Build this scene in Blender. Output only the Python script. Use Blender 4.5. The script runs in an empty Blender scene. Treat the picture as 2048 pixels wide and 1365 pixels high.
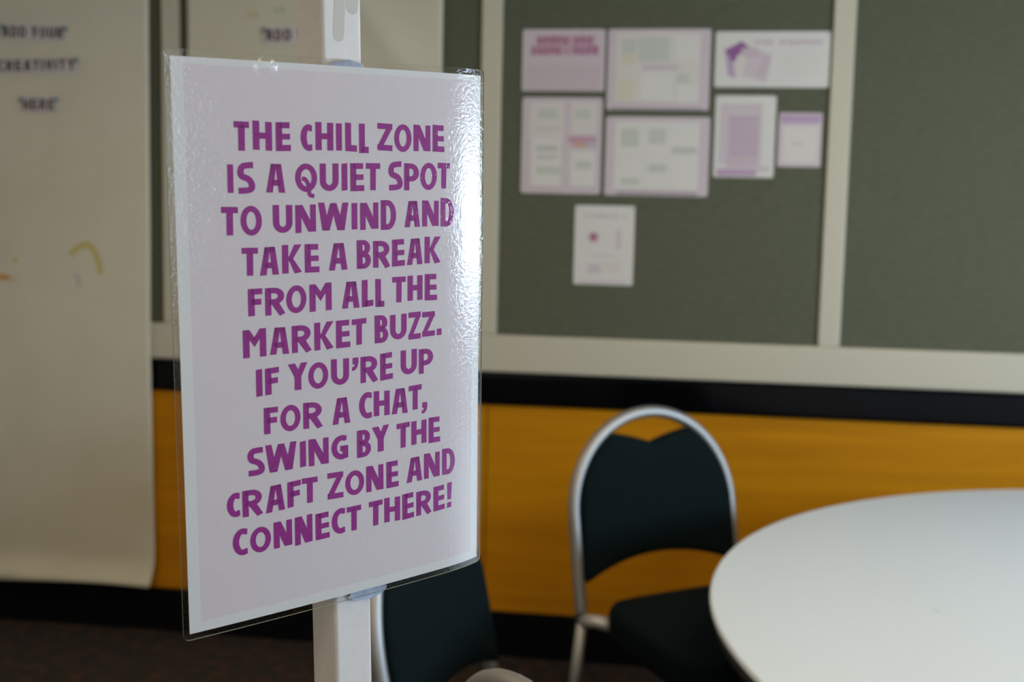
import bpy, bmesh, math, random
from mathutils import Vector, Matrix

# ------------------------------------------------------------------ camera, world, light, exposure
scene = bpy.context.scene
COL = scene.collection
random.seed(7)
YAW = math.radians(8.02)
CAM = Vector((0.0, -3.67164, 1.44))
RT = Vector((math.cos(YAW), math.sin(YAW), 0))
FW = Vector((-math.sin(YAW), math.cos(YAW), 0))

cam_data = bpy.data.cameras.new('camera')
cam = bpy.data.objects.new('camera', cam_data)
COL.objects.link(cam)
pitch, roll = math.radians(5.915), math.radians(1.274)
fwd = math.cos(pitch) * FW - math.sin(pitch) * Vector((0, 0, 1))
up0 = math.sin(pitch) * FW + math.cos(pitch) * Vector((0, 0, 1))
rgt = math.cos(roll) * RT + math.sin(roll) * up0
upv = -math.sin(roll) * RT + math.cos(roll) * up0
cam.matrix_world = Matrix((
    (rgt.x, upv.x, -fwd.x, CAM.x), (rgt.y, upv.y, -fwd.y, CAM.y),
    (rgt.z, upv.z, -fwd.z, CAM.z), (0, 0, 0, 1)))
cam_data.sensor_width = 36.0
cam_data.lens = 36.0 * 2300 / 2048
cam_data.clip_start = 0.05
cam_data.dof.use_dof = True
cam_data.dof.focus_distance = 0.975
cam_data.dof.aperture_fstop = 5.3
scene.camera = cam

scene.view_settings.view_transform = 'Standard'
scene.view_settings.look = 'None'
scene.view_settings.gamma = 1.0
scene.view_settings.use_curve_mapping = False
scene.view_settings.exposure = 0.11

world = bpy.data.worlds.new('overcast_sky')
scene.world = world
world.use_nodes = True
wbg = world.node_tree.nodes['Background']
wbg.inputs[0].default_value = (0.62, 0.78, 1.0, 1)
wbg.inputs[1].default_value = 1.0

ROOM = dict(x0=-3.0, x1=2.75, y0=-6.2, y1=0.0, h=2.75)
WIN = dict(y0=-2.34, y1=-1.10, z0=1.02, z1=1.63)
FILL_WIN = dict(y0=-6.05, y1=-4.75, z0=0.85, z1=1.80)  # unseen second window, added to throw more cool light on the sign

def area(name, loc, rot, sx, sy, power, color):
    l = bpy.data.lights.new(name, 'AREA'); l.shape = 'RECTANGLE'
    l.size, l.size_y, l.energy, l.color = sx, sy, power, color
    o = bpy.data.objects.new(name, l); COL.objects.link(o)
    o.location = loc; o.rotation_euler = rot
    return o

# daylight through the right-hand window, plus weaker fill through the added one
for W_, P_ in ((WIN, 92), (FILL_WIN, 92 * .42)):
    area('window_daylight', (ROOM['x1'] + 0.16, (W_['y0'] + W_['y1']) / 2, (W_['z0'] + W_['z1']) / 2),
         (0, math.radians(90), 0), W_['z1'] - W_['z0'], W_['y1'] - W_['y0'], P_, (0.61, 0.80, 1.0))

LAMP_XY = [(0.9, -1.9), (-1.2, -2.4), (0.9, -4.2), (-1.3, -5.3)]
LAMP_E = 16.5

# ------------------------------------------------------------------ helpers
def tag(o, label=None, cat=None, group=None, kind=None):
    if label: o['label'] = label
    if cat: o['category'] = cat
    if group: o['group'] = group
    if kind: o['kind'] = kind
    return o

def empty(name, loc=(0, 0, 0), rotz=0.0):
    o = bpy.data.objects.new(name, None); COL.objects.link(o)
    o.empty_display_size = 0.05
    o.location = loc; o.rotation_euler = (0, 0, rotz)
    return o

def link(name, verts, faces, mats, parent=None, fmats=None, smooth=False):
    me = bpy.data.meshes.new(name)
    me.from_pydata([tuple(v) for v in verts], [], faces)
    if not isinstance(mats, (list, tuple)): mats = [mats]
    for m in mats: me.materials.append(m)
    if fmats:
        for p, i in zip(me.polygons, fmats): p.material_index = i
    if smooth:
        for p in me.polygons: p.use_smooth = True
    me.update()
    o = bpy.data.objects.new(name, me); COL.objects.link(o)
    if parent: o.parent = parent
    return o

def from_bm(name, bm, mats, parent=None, smooth=False):
    me = bpy.data.meshes.new(name); bm.to_mesh(me); bm.free()
    if not isinstance(mats, (list, tuple)): mats = [mats]
    for m in mats: me.materials.append(m)
    if smooth:
        for p in me.polygons: p.use_smooth = True
    o = bpy.data.objects.new(name, me); COL.objects.link(o)
    if parent: o.parent = parent
    return o

def box(bm, x0, x1, y0, y1, z0, z1, bevel=0.0, seg=2):
    r = bmesh.ops.create_cube(bm, size=1.0)
    for v in r['verts']:
        v.co = Vector(((x0 + x1) / 2 + v.co.x * (x1 - x0), (y0 + y1) / 2 + v.co.y * (y1 - y0),
                       (z0 + z1) / 2 + v.co.z * (z1 - z0)))
    if bevel > 0:
        es = set(e for v in r['verts'] for e in v.link_edges)
        bmesh.ops.bevel(bm, geom=list(es), offset=bevel, segments=seg, affect='EDGES', profile=0.5)

def boxobj(name, b, mat, parent=None, bevel=0.0, seg=2):
    bm = bmesh.new(); box(bm, *b, bevel=bevel, seg=seg)
    return from_bm(name, bm, mat, parent)

def tube(bm, pts, r, n=14, closed=False, cap=True):
    pts = [Vector(p) for p in pts]; N = len(pts); rings = []
    prev = None
    for i, p in enumerate(pts):
        if closed: t = (pts[(i + 1) % N] - pts[i - 1])
        else: t = pts[min(i + 1, N - 1)] - pts[max(i - 1, 0)]
        t.normalize()
        if prev is None:
            a = Vector((0, 0, 1)) if abs(t.z) < 0.9 else Vector((1, 0, 0))
            u = t.cross(a).normalized()
        else:
            u = (prev - t * prev.dot(t)).normalized()
        prev = u; w = t.cross(u)
        rings.append([bm.verts.new(p + r * (math.cos(2 * math.pi * k / n) * u + math.sin(2 * math.pi * k / n) * w)) for k in range(n)])
    M = N if closed else N - 1
    for i in range(M):
        a, b = rings[i], rings[(i + 1) % N]
        for k in range(n):
            bm.faces.new((a[k], a[(k + 1) % n], b[(k + 1) % n], b[k]))
    if cap and not closed:
        bm.faces.new(rings[0][::-1]); bm.faces.new(rings[-1])

def lathe(bm, prof, n=64, centre=(0, 0, 0)):
    c = Vector(centre); rings = []
    for r, z in prof:
        if r < 1e-6: rings.append([bm.verts.new(c + Vector((0, 0, z)))])
        else: rings.append([bm.verts.new(c + Vector((r * math.cos(2 * math.pi * k / n), r * math.sin(2 * math.pi * k / n), z))) for k in range(n)])
    for a, b in zip(rings, rings[1:]):
        for k in range(n):
            k2 = (k + 1) % n
            if len(a) == 1: bm.faces.new((a[0], b[k2], b[k]))
            elif len(b) == 1: bm.faces.new((a[k], a[k2], b[0]))
            else: bm.faces.new((a[k], a[k2], b[k2], b[k]))
    bmesh.ops.recalc_face_normals(bm, faces=bm.faces)

# ------------------------------------------------------------------ materials
def mat(name, col, rough=0.6, metal=0.0, spec=0.5, coat=0.0):
    m = bpy.data.materials.new(name); m.use_nodes = True
    b = m.node_tree.nodes['Principled BSDF']
    b.inputs['Base Color'].default_value = (*col, 1)
    b.inputs['Roughness'].default_value = rough
    b.inputs['Metallic'].default_value = metal
    b.inputs['Specular IOR Level'].default_value = spec
    b.inputs['Coat Weight'].default_value = coat
    return m

def nodes(m): return m.node_tree.nodes, m.node_tree.links, m.node_tree.nodes['Principled BSDF']

def noisy(name, c1, c2, scale=(1, 1, 1), nscale=40, detail=4, rough=0.8, spec=0.3, bump=0.0, lo=0.35, hi=0.65, bdist=0.002):
    m = mat(name, c1, rough, 0, spec); N, L, b = nodes(m)
    tc = N.new('ShaderNodeTexCoord'); mp = N.new('ShaderNodeMapping'); mp.inputs['Scale'].default_value = scale
    L.new(tc.outputs['Object'], mp.inputs[0])
    nz = N.new('ShaderNodeTexNoise'); nz.inputs['Scale'].default_value = nscale; nz.inputs['Detail'].default_value = detail
    L.new(mp.outputs[0], nz.inputs['Vector'])
    cr = N.new('ShaderNodeValToRGB'); cr.color_ramp.elements[0].position = lo; cr.color_ramp.elements[1].position = hi
    cr.color_ramp.elements[0].color = (*c1, 1); cr.color_ramp.elements[1].color = (*c2, 1)
    L.new(nz.outputs['Fac'], cr.inputs[0]); L.new(cr.outputs[0], b.inputs['Base Color'])
    if bump:
        bp = N.new('ShaderNodeBump'); bp.inputs['Strength'].default_value = bump; bp.inputs['Distance'].default_value = bdist
        L.new(nz.outputs['Fac'], bp.inputs['Height']); L.new(bp.outputs[0], b.inputs['Normal'])
    return m

M = {}
M['wall'] = noisy('painted_plaster', (.50, .47, .40), (.54, .51, .44), nscale=6, rough=.8)
M['ceiling'] = noisy('ceiling_tile', (.62, .60, .55), (.70, .68, .63), nscale=60, rough=.9)
M['fabric'] = noisy('green_woven_fabric', (.088, .094, .060), (.125, .131, .090), scale=(1.2, 1, 16), nscale=26, detail=6, rough=.95, spec=.1, bump=.3, lo=.3, hi=.7)
M['trim'] = mat('cream_gloss_trim', (.54, .505, .395), .4, 0, .35)
M['black'] = mat('black_laminate', (.002, .002, .003), .16, 0, .15)
M['base'] = mat('black_skirting', (.003, .003, .004), .6, 0, .1)
M['lampwhite'] = mat('lamp_frame_white', (.7, .7, .68), .5)
M['winframe'] = mat('window_frame_grey', (.35, .35, .35), .4)

def wood():
    m = mat('orange_wood_veneer', (.38, .15, .003), .5, 0, .15); N, L, b = nodes(m)
    tc = N.new('ShaderNodeTexCoord'); mp = N.new('ShaderNodeMapping'); mp.inputs['Scale'].default_value = (.7, 1, 9)
    L.new(tc.outputs['Object'], mp.inputs[0])
    nz = N.new('ShaderNodeTexNoise'); nz.inputs['Scale'].default_value = 2.2; nz.inputs['Detail'].default_value = 7; nz.inputs['Distortion'].default_value = .6
    L.new(mp.outputs[0], nz.inputs['Vector'])
    cr = N.new('ShaderNodeValToRGB'); e = cr.color_ramp.elements
    e[0].position = .28; e[0].color = (.46, .183, .002, 1); e[1].position = .72; e[1].color = (.61, .256, .004, 1)
    L.new(nz.outputs['Fac'], cr.inputs[0]); L.new(cr.outputs[0], b.inputs['Base Color'])
    return m
M['wood'] = wood()

def carpet():
    m = mat('brown_speckled_carpet', (.02, .016, .012), .95, 0, .1); N, L, b = nodes(m)
    tc = N.new('ShaderNodeTexCoord')
    n1 = N.new('ShaderNodeTexNoise'); n1.inputs['Scale'].default_value = 22; n1.inputs['Detail'].default_value = 3
    n2 = N.new('ShaderNodeTexNoise'); n2.inputs['Scale'].default_value = 320; n2.inputs['Detail'].default_value = 2
    L.new(tc.outputs['Object'], n1.inputs['Vector']); L.new(tc.outputs['Object'], n2.inputs['Vector'])
    c1 = N.new('ShaderNodeValToRGB'); e = c1.color_ramp.elements
    e[0].position = .45; e[0].color = (.046, .042, .040, 1); e[1].position = .72; e[1].color = (.115, .062, .040, 1)
    L.new(n1.outputs['Fac'], c1.inputs[0])
    mx = N.new('ShaderNodeMix'); mx.data_type = 'RGBA'; mx.blend_type = 'MULTIPLY'; mx.inputs[0].default_value = .5
    L.new(c1.outputs[0], mx.inputs[6]); L.new(n2.outputs['Color'], mx.inputs[7]); L.new(mx.outputs[2], b.inputs['Base Color'])
    bp = N.new('ShaderNodeBump'); bp.inputs['Strength'].default_value = .6; bp.inputs['Distance'].default_value = .004
    L.new(n2.outputs['Fac'], bp.inputs['Height']); L.new(bp.outputs[0], b.inputs['Normal'])
    return m
M['carpet'] = carpet()
M['butcher'] = noisy('cream_butcher_paper', (.615, .575, .45), (.65, .61, .485), nscale=5, rough=.75, spec=.25)
M['slip'] = mat('white_word_slip', (.62, .58, .56), .7, 0, .3)
M['ink'] = mat('dark_plum_ink', (.085, .030, .055), .7)
M['tack'] = noisy('blue_putty', (.34, .42, .56), (.42, .50, .64), nscale=200, rough=.6, spec=.3, bump=.4)
M['tackdim'] = mat('blue_putty_dull', (.22, .27, .30), .7)
M['post'] = noisy('white_powder_coat', (.66, .645, .64), (.69, .675, .67), nscale=90, rough=.42, spec=.4, bump=.06)
M['smear'] = mat('old_adhesive_smear', (.50, .49, .45), .5)
M['steelbase'] = mat('grey_base_plate', (.25, .25, .25), .5)
M['sheetwhite'] = mat('white_paper', (.675, .685, .69), .6, 0, .3)
M['sheetpink'] = noisy('pale_lilac_print', (.640, .597, .628), (.655, .612, .643), nscale=300, rough=.6, spec=.3)
M['purple'] = noisy('purple_print', (.27, .016, .225), (.305, .022, .255), nscale=500, rough=.6, spec=.3)
M['cloth'] = noisy('dark_green_upholstery', (.0022, .006, .0072), (.0045, .010, .0116), nscale=350, rough=.9, spec=.08, bump=.4)
M['chrome'] = mat('satin_grey_metal', (.38, .37, .355), .55, 1.0)
M['bracket'] = mat('pale_cast_bracket', (.50, .48, .45), .5, .6)  # paler than the frame tube: its highlight is put into the colour
M['glide'] = mat('black_rubber_glide', (.01, .01, .01), .7)
M['tabletop'] = mat('white_laminate_top', (.655, .735, .80), .38, 0, .5)
M['tableedge'] = mat('dark_table_edge', (.02, .02, .02), .6)
M['tableleg'] = mat('dark_grey_leg', (.05, .05, .05), .45, .6)
M['stain'] = mat('faint_green_mark', (.58, .68, .66), .5)
M['yellow'] = mat('yellow_crayon', (.54, .45, .16), .8)
M['orange'] = mat('orange_crayon', (.56, .27, .06), .8)
M['orangepale'] = mat('pale_orange_crayon', (.58, .50, .33), .8)
M['pinkcrayon'] = mat('pink_crayon', (.54, .44, .42), .8)
M['greencrayon'] = mat('pale_green_crayon', (.52, .53, .36), .8)

def emis(name, col, s):
    m = bpy.data.materials.new(name); m.use_nodes = True; N = m.node_tree.nodes; L = m.node_tree.links
    for n in list(N): N.remove(n)
    o = N.new('ShaderNodeOutputMaterial'); e = N.new('ShaderNodeEmission'); e.inputs[0].default_value = (*col, 1); e.inputs[1].default_value = s
    L.new(e.outputs[0], o.inputs[0]); return m
M['lamp'] = emis('warm_lamp_diffuser', (1.0, .80, .56), LAMP_E)

def film(name, rough, bump, bscale, tint=(1, 1, 1), bdist=.00033):
    m = bpy.data.materials.new(name); m.use_nodes = True; N = m.node_tree.nodes; L = m.node_tree.links
    for n in list(N): N.remove(n)
    o = N.new('ShaderNodeOutputMaterial'); mx = N.new('ShaderNodeMixShader')
    t = N.new('ShaderNodeBsdfTransparent'); t.inputs[0].default_value = (*tint, 1)
    g = N.new('ShaderNodeBsdfGlossy'); g.inputs['Roughness'].default_value = rough; g.inputs[0].default_value = (1, 1, 1, 1)
    lw = N.new('ShaderNodeLayerWeight'); lw.inputs[0].default_value = .5
    pw = N.new('ShaderNodeMath'); pw.operation = 'POWER'; pw.inputs[1].default_value = 5
    fr = N.new('ShaderNodeMath'); fr.operation = 'MULTIPLY_ADD'; fr.inputs[1].default_value = .95; fr.inputs[2].default_value = .045
    L.new(lw.outputs['Facing'], pw.inputs[0]); L.new(pw.outputs[0], fr.inputs[0])
    L.new(fr.outputs[0], mx.inputs[0]); L.new(t.outputs[0], mx.inputs[1]); L.new(g.outputs[0], mx.inputs[2]); L.new(mx.outputs[0], o.inputs[0])
    if bump:
        tc = N.new('ShaderNodeTexCoord'); nz = N.new('ShaderNodeTexNoise'); nz.inputs['Scale'].default_value = bscale; nz.inputs['Detail'].default_value = 3
        L.new(tc.outputs['Object'], nz.inputs['Vector'])
        bp = N.new('ShaderNodeBump'); bp.inputs['Strength'].default_value = bump; bp.inputs['Distance'].default_value = bdist
        L.new(nz.outputs['Fac'], bp.inputs['Height']); L.new(bp.outputs[0], g.inputs['Normal'])
    return m
M['film'] = film('glossy_clear_laminate', .03, 1.0, 360, (.985, .985, .985))
M['filmedge'] = mat('laminate_cut_edge', (.26, .29, .26), .3, 0, .4)
M['glass'] = film('window_glass', .0, 0, 1)

# ------------------------------------------------------------------ room shell
R = ROOM
def struct(name, b, m, bevel=0.0, seg=2):
    o = boxobj(name, b, m, bevel=bevel, seg=seg); o['kind'] = 'structure'; return o
T = .12
struct('floor', (R['x0'] - T, R['x1'] + T, R['y0'] - T, R['y1'] + T, -.1, 0), M['carpet'])
struct('ceiling', (R['x0'] - T, R['x1'] + T, R['y0'] - T, R['y1'] + T, R['h'], R['h'] + .1), M['ceiling'])
struct('wall_back', (R['x0'] - T, R['x1'] + T, 0.03, 0.03 + T, 0, R['h']), M['wall'])
struct('wall_front', (R['x0'] - T, R['x1'] + T, R['y0'] - T, R['y0'], 0, R['h']), M['wall'])
struct('wall_left', (R['x0'] - T, R['x0'], R['y0'], .03, 0, R['h']), M['wall'])
bm = bmesh.new()
x0, x1 = R['x1'], R['x1'] + T
box(bm, x0, x1, R['y0'], FILL_WIN['y0'], 0, R['h']); box(bm, x0, x1, FILL_WIN['y1'], WIN['y0'], 0, R['h']); box(bm, x0, x1, WIN['y1'], .03, 0, R['h'])
for W_ in (WIN, FILL_WIN):
    box(bm, x0, x1, W_['y0'], W_['y1'], 0, W_['z0']); box(bm, x0, x1, W_['y0'], W_['y1'], W_['z1'], R['h'])
from_bm('wall_right', bm, M['wall'])['kind'] = 'structure'
for wi, W_ in enumerate((WIN, FILL_WIN)):
    w = empty('window_%d' % (wi + 1), (x0, (W_['y0'] + W_['y1']) / 2, W_['z0'])); w['kind'] = 'structure'  # the second one is the added fill opening
    hw, hh = (W_['y1'] - W_['y0']) / 2, W_['z1'] - W_['z0']
    bm = bmesh.new()
    for (a, b, c, d) in ((-hw, hw, 0, .05), (-hw, hw, hh - .05, hh), (-hw, -hw + .05, .05, hh - .05), (hw - .05, hw, .05, hh - .05), (-.025, .025, .05, hh - .05)):
        box(bm, .02, .08, a, b, c, d)
    from_bm('window_frame', bm, M['winframe'], w)
    for s in (0, 1):
        boxobj('pane', (.045, .051, (-hw + .05) if s == 0 else .025, -.025 if s == 0 else hw - .05, .05, hh - .05), M['glass'], w)

# back wall joinery: black skirting, timber veneer, black band, cream rail, mullions and pin boards
struct('baseboard_back', (R['x0'], R['x1'], -.012, .03, 0, .15), M['base'], .003)
seams = [R['x0'], -.594, R['x1']]
for i, (a, b) in enumerate(zip(seams, seams[1:])):
    struct('wall_panel_%d' % (i + 1), (a + .002, b - .002, -.002, .03, .152, .845), M['wood'], .0015).name = 'trim_%d' % (i + 1)
struct('trim_6', (R['x0'], R['x1'], -.018, .03, .845, .953), M['black'], .012, 4)
struct('trim_7', (R['x0'], R['x1'], -.018, .03, .9535, 1.0755), M['trim'], .008, 4)
mull = [(-2.776, -2.710), (-1.702, -1.638), (-.634, -.568), (.445, .511), (1.515, 1.581)]
for i, (a, b) in enumerate(mull):
    struct('trim_%d' % (8 + i), (a, b, -.016, .03, 1.076, R['h']), M['trim'], .004)
edges = [(-2.710, -1.702), (-1.638, -.634), (-.568, .445), (.511, 1.515), (1.581, R['x1'])]
blabels = ['green fabric pin board behind the left hanging paper', 'green fabric pin board behind the middle hanging paper and sign',
           'green fabric pin board holding all the pinned notices', 'empty green fabric pin board at the right, above the white table',
           'empty green fabric pin board in the corner beside the window wall']
for (a, b), lb in zip(edges, blabels):
    o = boxobj('pin_board', (a + .001, b - .001, -.006, .03, 1.077, R['h'] - .001), M['fabric'])
    tag(o, lb, 'pin board', 'green fabric pin boards along the back wall')

# ceiling lamps
for i, (lx, ly) in enumerate(LAMP_XY):
    l = empty('ceiling_lamp', (lx, ly, R['h'] - .03))
    tag(l, 'square warm ceiling lamp panel ' + ['above the round table', 'above and behind the sign on the left', 'behind the camera on the window side', 'far behind the camera on the left'][i], 'ceiling lamp', 'square ceiling lamps')
    bm = bmesh.new()
    for q in ((-.31, .31, -.31, -.29), (-.31, .31, .29, .31), (-.31, -.29, -.29, .29), (.29, .31, -.29, .29)): box(bm, *q, 0, .03)
    from_bm('lamp_frame', bm, M['lampwhite'], l)
    boxobj('diffuser', (-.29, .29, -.29, .29, .005, .029), M['lamp'], l)

# ------------------------------------------------------------------ lettering: hand-cut capitals, drawn as polygons in a unit box
def ring(cx, cy, rx, ry, a, b, t0, t1, n):
    P = []
    for i in range(n + 1):
        t = math.radians(t0 + (t1 - t0) * i / n)
        P.append(((cx + rx * math.cos(t), cy + ry * math.sin(t)), (cx + max(rx - a, .01) * math.cos(t), cy + max(ry - b, .01) * math.sin(t))))
    return [[p[0], q[0], q[1], p[1]] for p, q in zip(P, P[1:])]

def smoothpath(pts, n=6):
    out = []
    for i in range(len(pts) - 1):
        p0, p1, p2, p3 = pts[max(i - 1, 0)], pts[i], pts[i + 1], pts[min(i + 2, len(pts) - 1)]
        for k in range(n):
            t = k / n
            out.append(tuple(.5 * (2 * p1[j] + (p2[j] - p0[j]) * t + (2 * p0[j] - 5 * p1[j] + 4 * p2[j] - p3[j]) * t * t + (3 * p1[j] - p0[j] - 3 * p2[j] + p3[j]) * t ** 3) for j in (0, 1)))
    out.append(pts[-1]); return out

def pen(pts, a, b):
    S = [(x / a, y / b) for x, y in pts]; L_ = []; N_ = len(S)
    for i in range(N_):
        p, q = S[max(i - 1, 0)], S[min(i + 1, N_ - 1)]
        dx, dy = q[0] - p[0], q[1] - p[1]; l = math.hypot(dx, dy) or 1
        nx, ny = -dy / l * .5, dx / l * .5
        L_.append((((S[i][0] + nx) * a, (S[i][1] + ny) * b), ((S[i][0] - nx) * a, (S[i][1] - ny) * b)))
    return [[p[0], q[0], q[1], p[1]] for p, q in zip(L_, L_[1:])]

def rect(x0, x1, y0, y1): return [(x0, y0), (x1, y0), (x1, y1), (x0, y1)]

def bowl(x0, x1, y0, y1, a, b, n=10):
    xm = x0 + .38 * (x1 - x0); yc, ry = (y0 + y1) / 2, (y1 - y0) / 2
    q = ring(xm, yc, x1 - xm, ry, min(a, (x1 - xm) * .95), b, -90, 90, n)
    return q + [rect(x0, xm, y0, y0 + b), rect(x0, xm, y1 - b, y1)]

def glyph(c, a, b):
    if c == 'I': return [rect(0, 1, 0, 1)]
    if c == 'T': return [rect(0, 1, 1 - b, 1), [(.5 - a * .5, 0), (.5 + a * .45, 0), (.5 + a * .5, 1 - b * .5), (.5 - a * .48, 1 - b * .5)]]
    if c == 'H': return [rect(0, a, 0, 1), rect(1 - a, 1, -.01, .98), rect(a * .5, 1 - a * .5, .39, .39 + b)]
    if c == 'E': return [rect(0, a, 0, 1), rect(a * .5, .93, 1 - b, 1), rect(a * .5, .95, .4, .4 + b * .95), rect(a * .5, 1, 0, b * 1.02)]
    if c == 'F': return [rect(0, a, 0, 1), rect(a * .5, 1, 1 - b, 1), rect(a * .5, .92, .40, .40 + b)]
    if c == 'L': return [rect(0, a, 0, 1), rect(a * .5, 1, 0, b * 1.1)]
    if c == 'Z': return [rect(0, 1, 1 - b, 1), rect(0, 1, 0, b), [(0, b * .7), (.36, b * .7), (1, 1 - b * .7), (.62, 1 - b * .7)]]
    if c == 'N': return [rect(0, a * .95, 0, 1), rect(1 - a * .92, 1, .02, 1), [(0, 1), (a * 1.15, 1), (1, .02), (1 - a * 1.25, .02)]]
    if c == 'M':
        return [rect(0, a, 0, .98), rect(1 - a, 1, 0, 1), [(.0, .98), (a, .98), (.52, .68), (.50, .36)], [(1, 1), (1 - a, 1), (.48, .68), (.50, .36)],
                [(0, .98), (.5, .36), (.3, .42), (a * .6, .62)], [(1, 1), (1 - a * .6, .62), (.7, .42), (.5, .36)]][:4]
    if c == 'W':
        return [[(0, 1), (.20, 1), (.37, 0), (.13, 0)], [(.13, 0), (.37, 0), (.60, .98), (.40, .98)], [(.40, .98), (.60, .98), (.86, 0), (.62, 0)], [(.62, 0), (.86, 0), (1, 1), (.80, 1)]]
    if c == 'A':
        return [[(0, 0), (a * 1.0, 0), (.56, 1), (.27, .98)], [(1 - a * 1.0, 0), (1, 0), (.80, 1), (.50, 1)], rect(.25, .78, .24, .24 + b * 1.0), [(.255, .80), (.82, .80), (.80, 1), (.27, 1)],
                [(.22, .62), (.40, .62), (.40, 1), (.26, .98)], [(.66, .62), (.88, .62), (.80, 1), (.66, 1)]]
    if c == 'K': return [rect(0, a, 0, 1), [(1 - a * 1.15, 1), (1, 1), (.52, .46), (a * .7, .40)], [(a * .8, .60), (.50, .58), (1, .03), (1 - a * 1.15, -.02)]]
    if c == 'R':
        return [rect(0, a * .95, 0, 1)] + bowl(a * .4, .96, .38, 1, a, b * .95) + [[(.30, .42), (.68, .46), (1, .04), (.72, -.04)]]
    if c == 'P': return [rect(0, a * .95, 0, 1)] + bowl(a * .4, 1, .33, 1, a, b * .95)
    if c == 'B': return [rect(0, a, 0, 1)] + bowl(a * .4, .94, .46, 1, a * .95, b * .85) + bowl(a * .4, 1, 0, .58, a * .95, b * .9)
    if c == 'D': return [rect(0, a * .95, 0, 1)] + bowl(a * .3, 1, 0, 1, a * .95, b, 14)
    if c == 'O': return ring(.5, .5, .5, .5, a * .88, b * .95, 0, 360, 28)
    if c == 'Q':
        return ring(.5, .5, .5, .5, a * .88, b * .95, 0, 360, 28) + pen(smoothpath([(.30, .47), (.46, .44), (.58, .28), (.62, .05), (.66, -.10), (.86, -.14)]), a * .62, b * .72)
    if c == 'C':
        cx = .70; t = 62
        return ring(cx, .5, .70, .5, a * .98, b * 1.0, t, 360 - t, 22) + [[(cx + .70 * math.cos(math.radians(t)), .5 + .5 * math.sin(math.radians(t))), (1, .985), (1, .985 - b * 1.05), (cx + (.70 - a) * math.cos(math.radians(t)), .5 + (.5 - b) * math.sin(math.radians(t)))],
               [(cx + .70 * math.cos(math.radians(t)), .5 - .5 * math.sin(math.radians(t))), (1, .015), (1, .015 + b * 1.05), (cx + (.70 - a) * math.cos(math.radians(t)), .5 - (.5 - b) * math.sin(math.radians(t)))]]
    if c == 'G':
        cx = .62; t = 60
        return ring(cx, .5, .62, .5, a * .95, b, t, 290, 20) + [[(cx + .62 * math.cos(math.radians(t)), .5 + .5 * math.sin(math.radians(t))), (.90, 1.02), (.90, 1.02 - b * 1.05), (cx + (.62 - a) * math.cos(math.radians(t)), .5 + (.5 - b) * math.sin(math.radians(t)))],
               rect(1 - a, 1, .04, .56), rect(.52, 1, .56 - b, .56), [(cx + .62 * math.cos(math.radians(290)), .5 + .5 * math.sin(math.radians(290))), (1, .06), (1, .24), (cx + (.62 - a) * math.cos(math.radians(290)), .5 + (.5 - b) * math.sin(math.radians(290)))]]
    if c == 'S': return pen(smoothpath([(.92, 1 - b * .5), (.60, 1 - b * .5), (.30, .86), (a * .5, .70), (.28, .56), (.62, .46), (1 - a * .5, .31), (.80, .15), (.52, b * .5), (.06, b * .5)], 7), a * .95, b * 1.0)
    if c == 'U': return [rect(0, a, .36, 1), rect(1 - a, 1, .36, 1)] + ring(.5, .38, .5, .38, a, b * 1.0, 180, 360, 16)
    if c == 'Y': return [[(0, .98), (.36, 1), (.68, .52), (.32, .50)], [(.66, 1), (1, 1), (.68, .5), (.36, .5)], rect(.5 - a * .55, .5 + a * .55, 0, .56)]
    if c == 'V': return [[(0, 1), (a * 1.1, 1), (.66, 0), (.38, 0)], [(1 - a * 1.1, 1), (1, 1), (.66, 0), (.38, 0)]]
    if c == '.': return [rect(0, 1, 0, 1)]
    if c == '!': return [[(.2, .32), (.85, .32), (1, 1), (.1, 1)], rect(.1, .9, 0, .21)]
    if c in '~;': return [rect(.15, 1, .5, 1), [(.45, .6), (1, .6), (.85, .25), (.45, .02), (.05, .0), (.05, .25), (.40, .36)]]
    if c == '"': return [rect(0, .38, 0, 1), rect(.62, 1, 0, 1)]
    return []

def subdiv_quads(polys, w, h, step=.004):
    """split every polygon into a fine grid so that it follows the curved sheet"""
    out = []
    for p in polys:
        if len(p) != 4: out.append(p); continue
        e1 = max(math.hypot((p[1][0] - p[0][0]) * w, (p[1][1] - p[0][1]) * h), math.hypot((p[2][0] - p[3][0]) * w, (p[2][1] - p[3][1]) * h))
        e2 = max(math.hypot((p[3][0] - p[0][0]) * w, (p[3][1] - p[0][1]) * h), math.hypot((p[2][0] - p[1][0]) * w, (p[2][1] - p[1][1]) * h))
        n1, n2 = max(1, math.ceil(e1 / step)), max(1, math.ceil(e2 / step))
        def at(s, t):
            return tuple((p[0][j] * (1 - s) + p[1][j] * s) * (1 - t) + (p[3][j] * (1 - s) + p[2][j] * s) * t for j in (0, 1))
        for i in range(n1):
            for k in range(n2):
                out.append([at(i / n1, k / n2), at((i + 1) / n1, k / n2), at((i + 1) / n1, (k + 1) / n2), at(i / n1, (k + 1) / n2)])
    return out

def text_line(s, x, z, h, wide=.8, gap=.2, width=None):
    """flat lettering: list of polygons in (x, z), left aligned at x, base line z; fitted to width if given"""
    adv, items = 0, []
    for c in s:
        if c == ' ': adv += .55; continue
        g = {'I': .28, '"': .42, 'M': 1.0, 'W': 1.15}.get(c, wide)
        items.append((c, adv, g)); adv += g + gap
    tot = adv - gap; k = (width / (tot * h)) if width else 1
    out = []
    for c, o, g in items:
        a = min(.26 / g, 1); b = .21
        hh_ = .4 if c == '"' else 1; zz = .6 if c == '"' else 0
        for p in glyph(c, a, b): out.append([(x + (o + q[0] * g) * h * k, z + (zz + q[1] * hh_) * h) for q in p])
    return out

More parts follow.
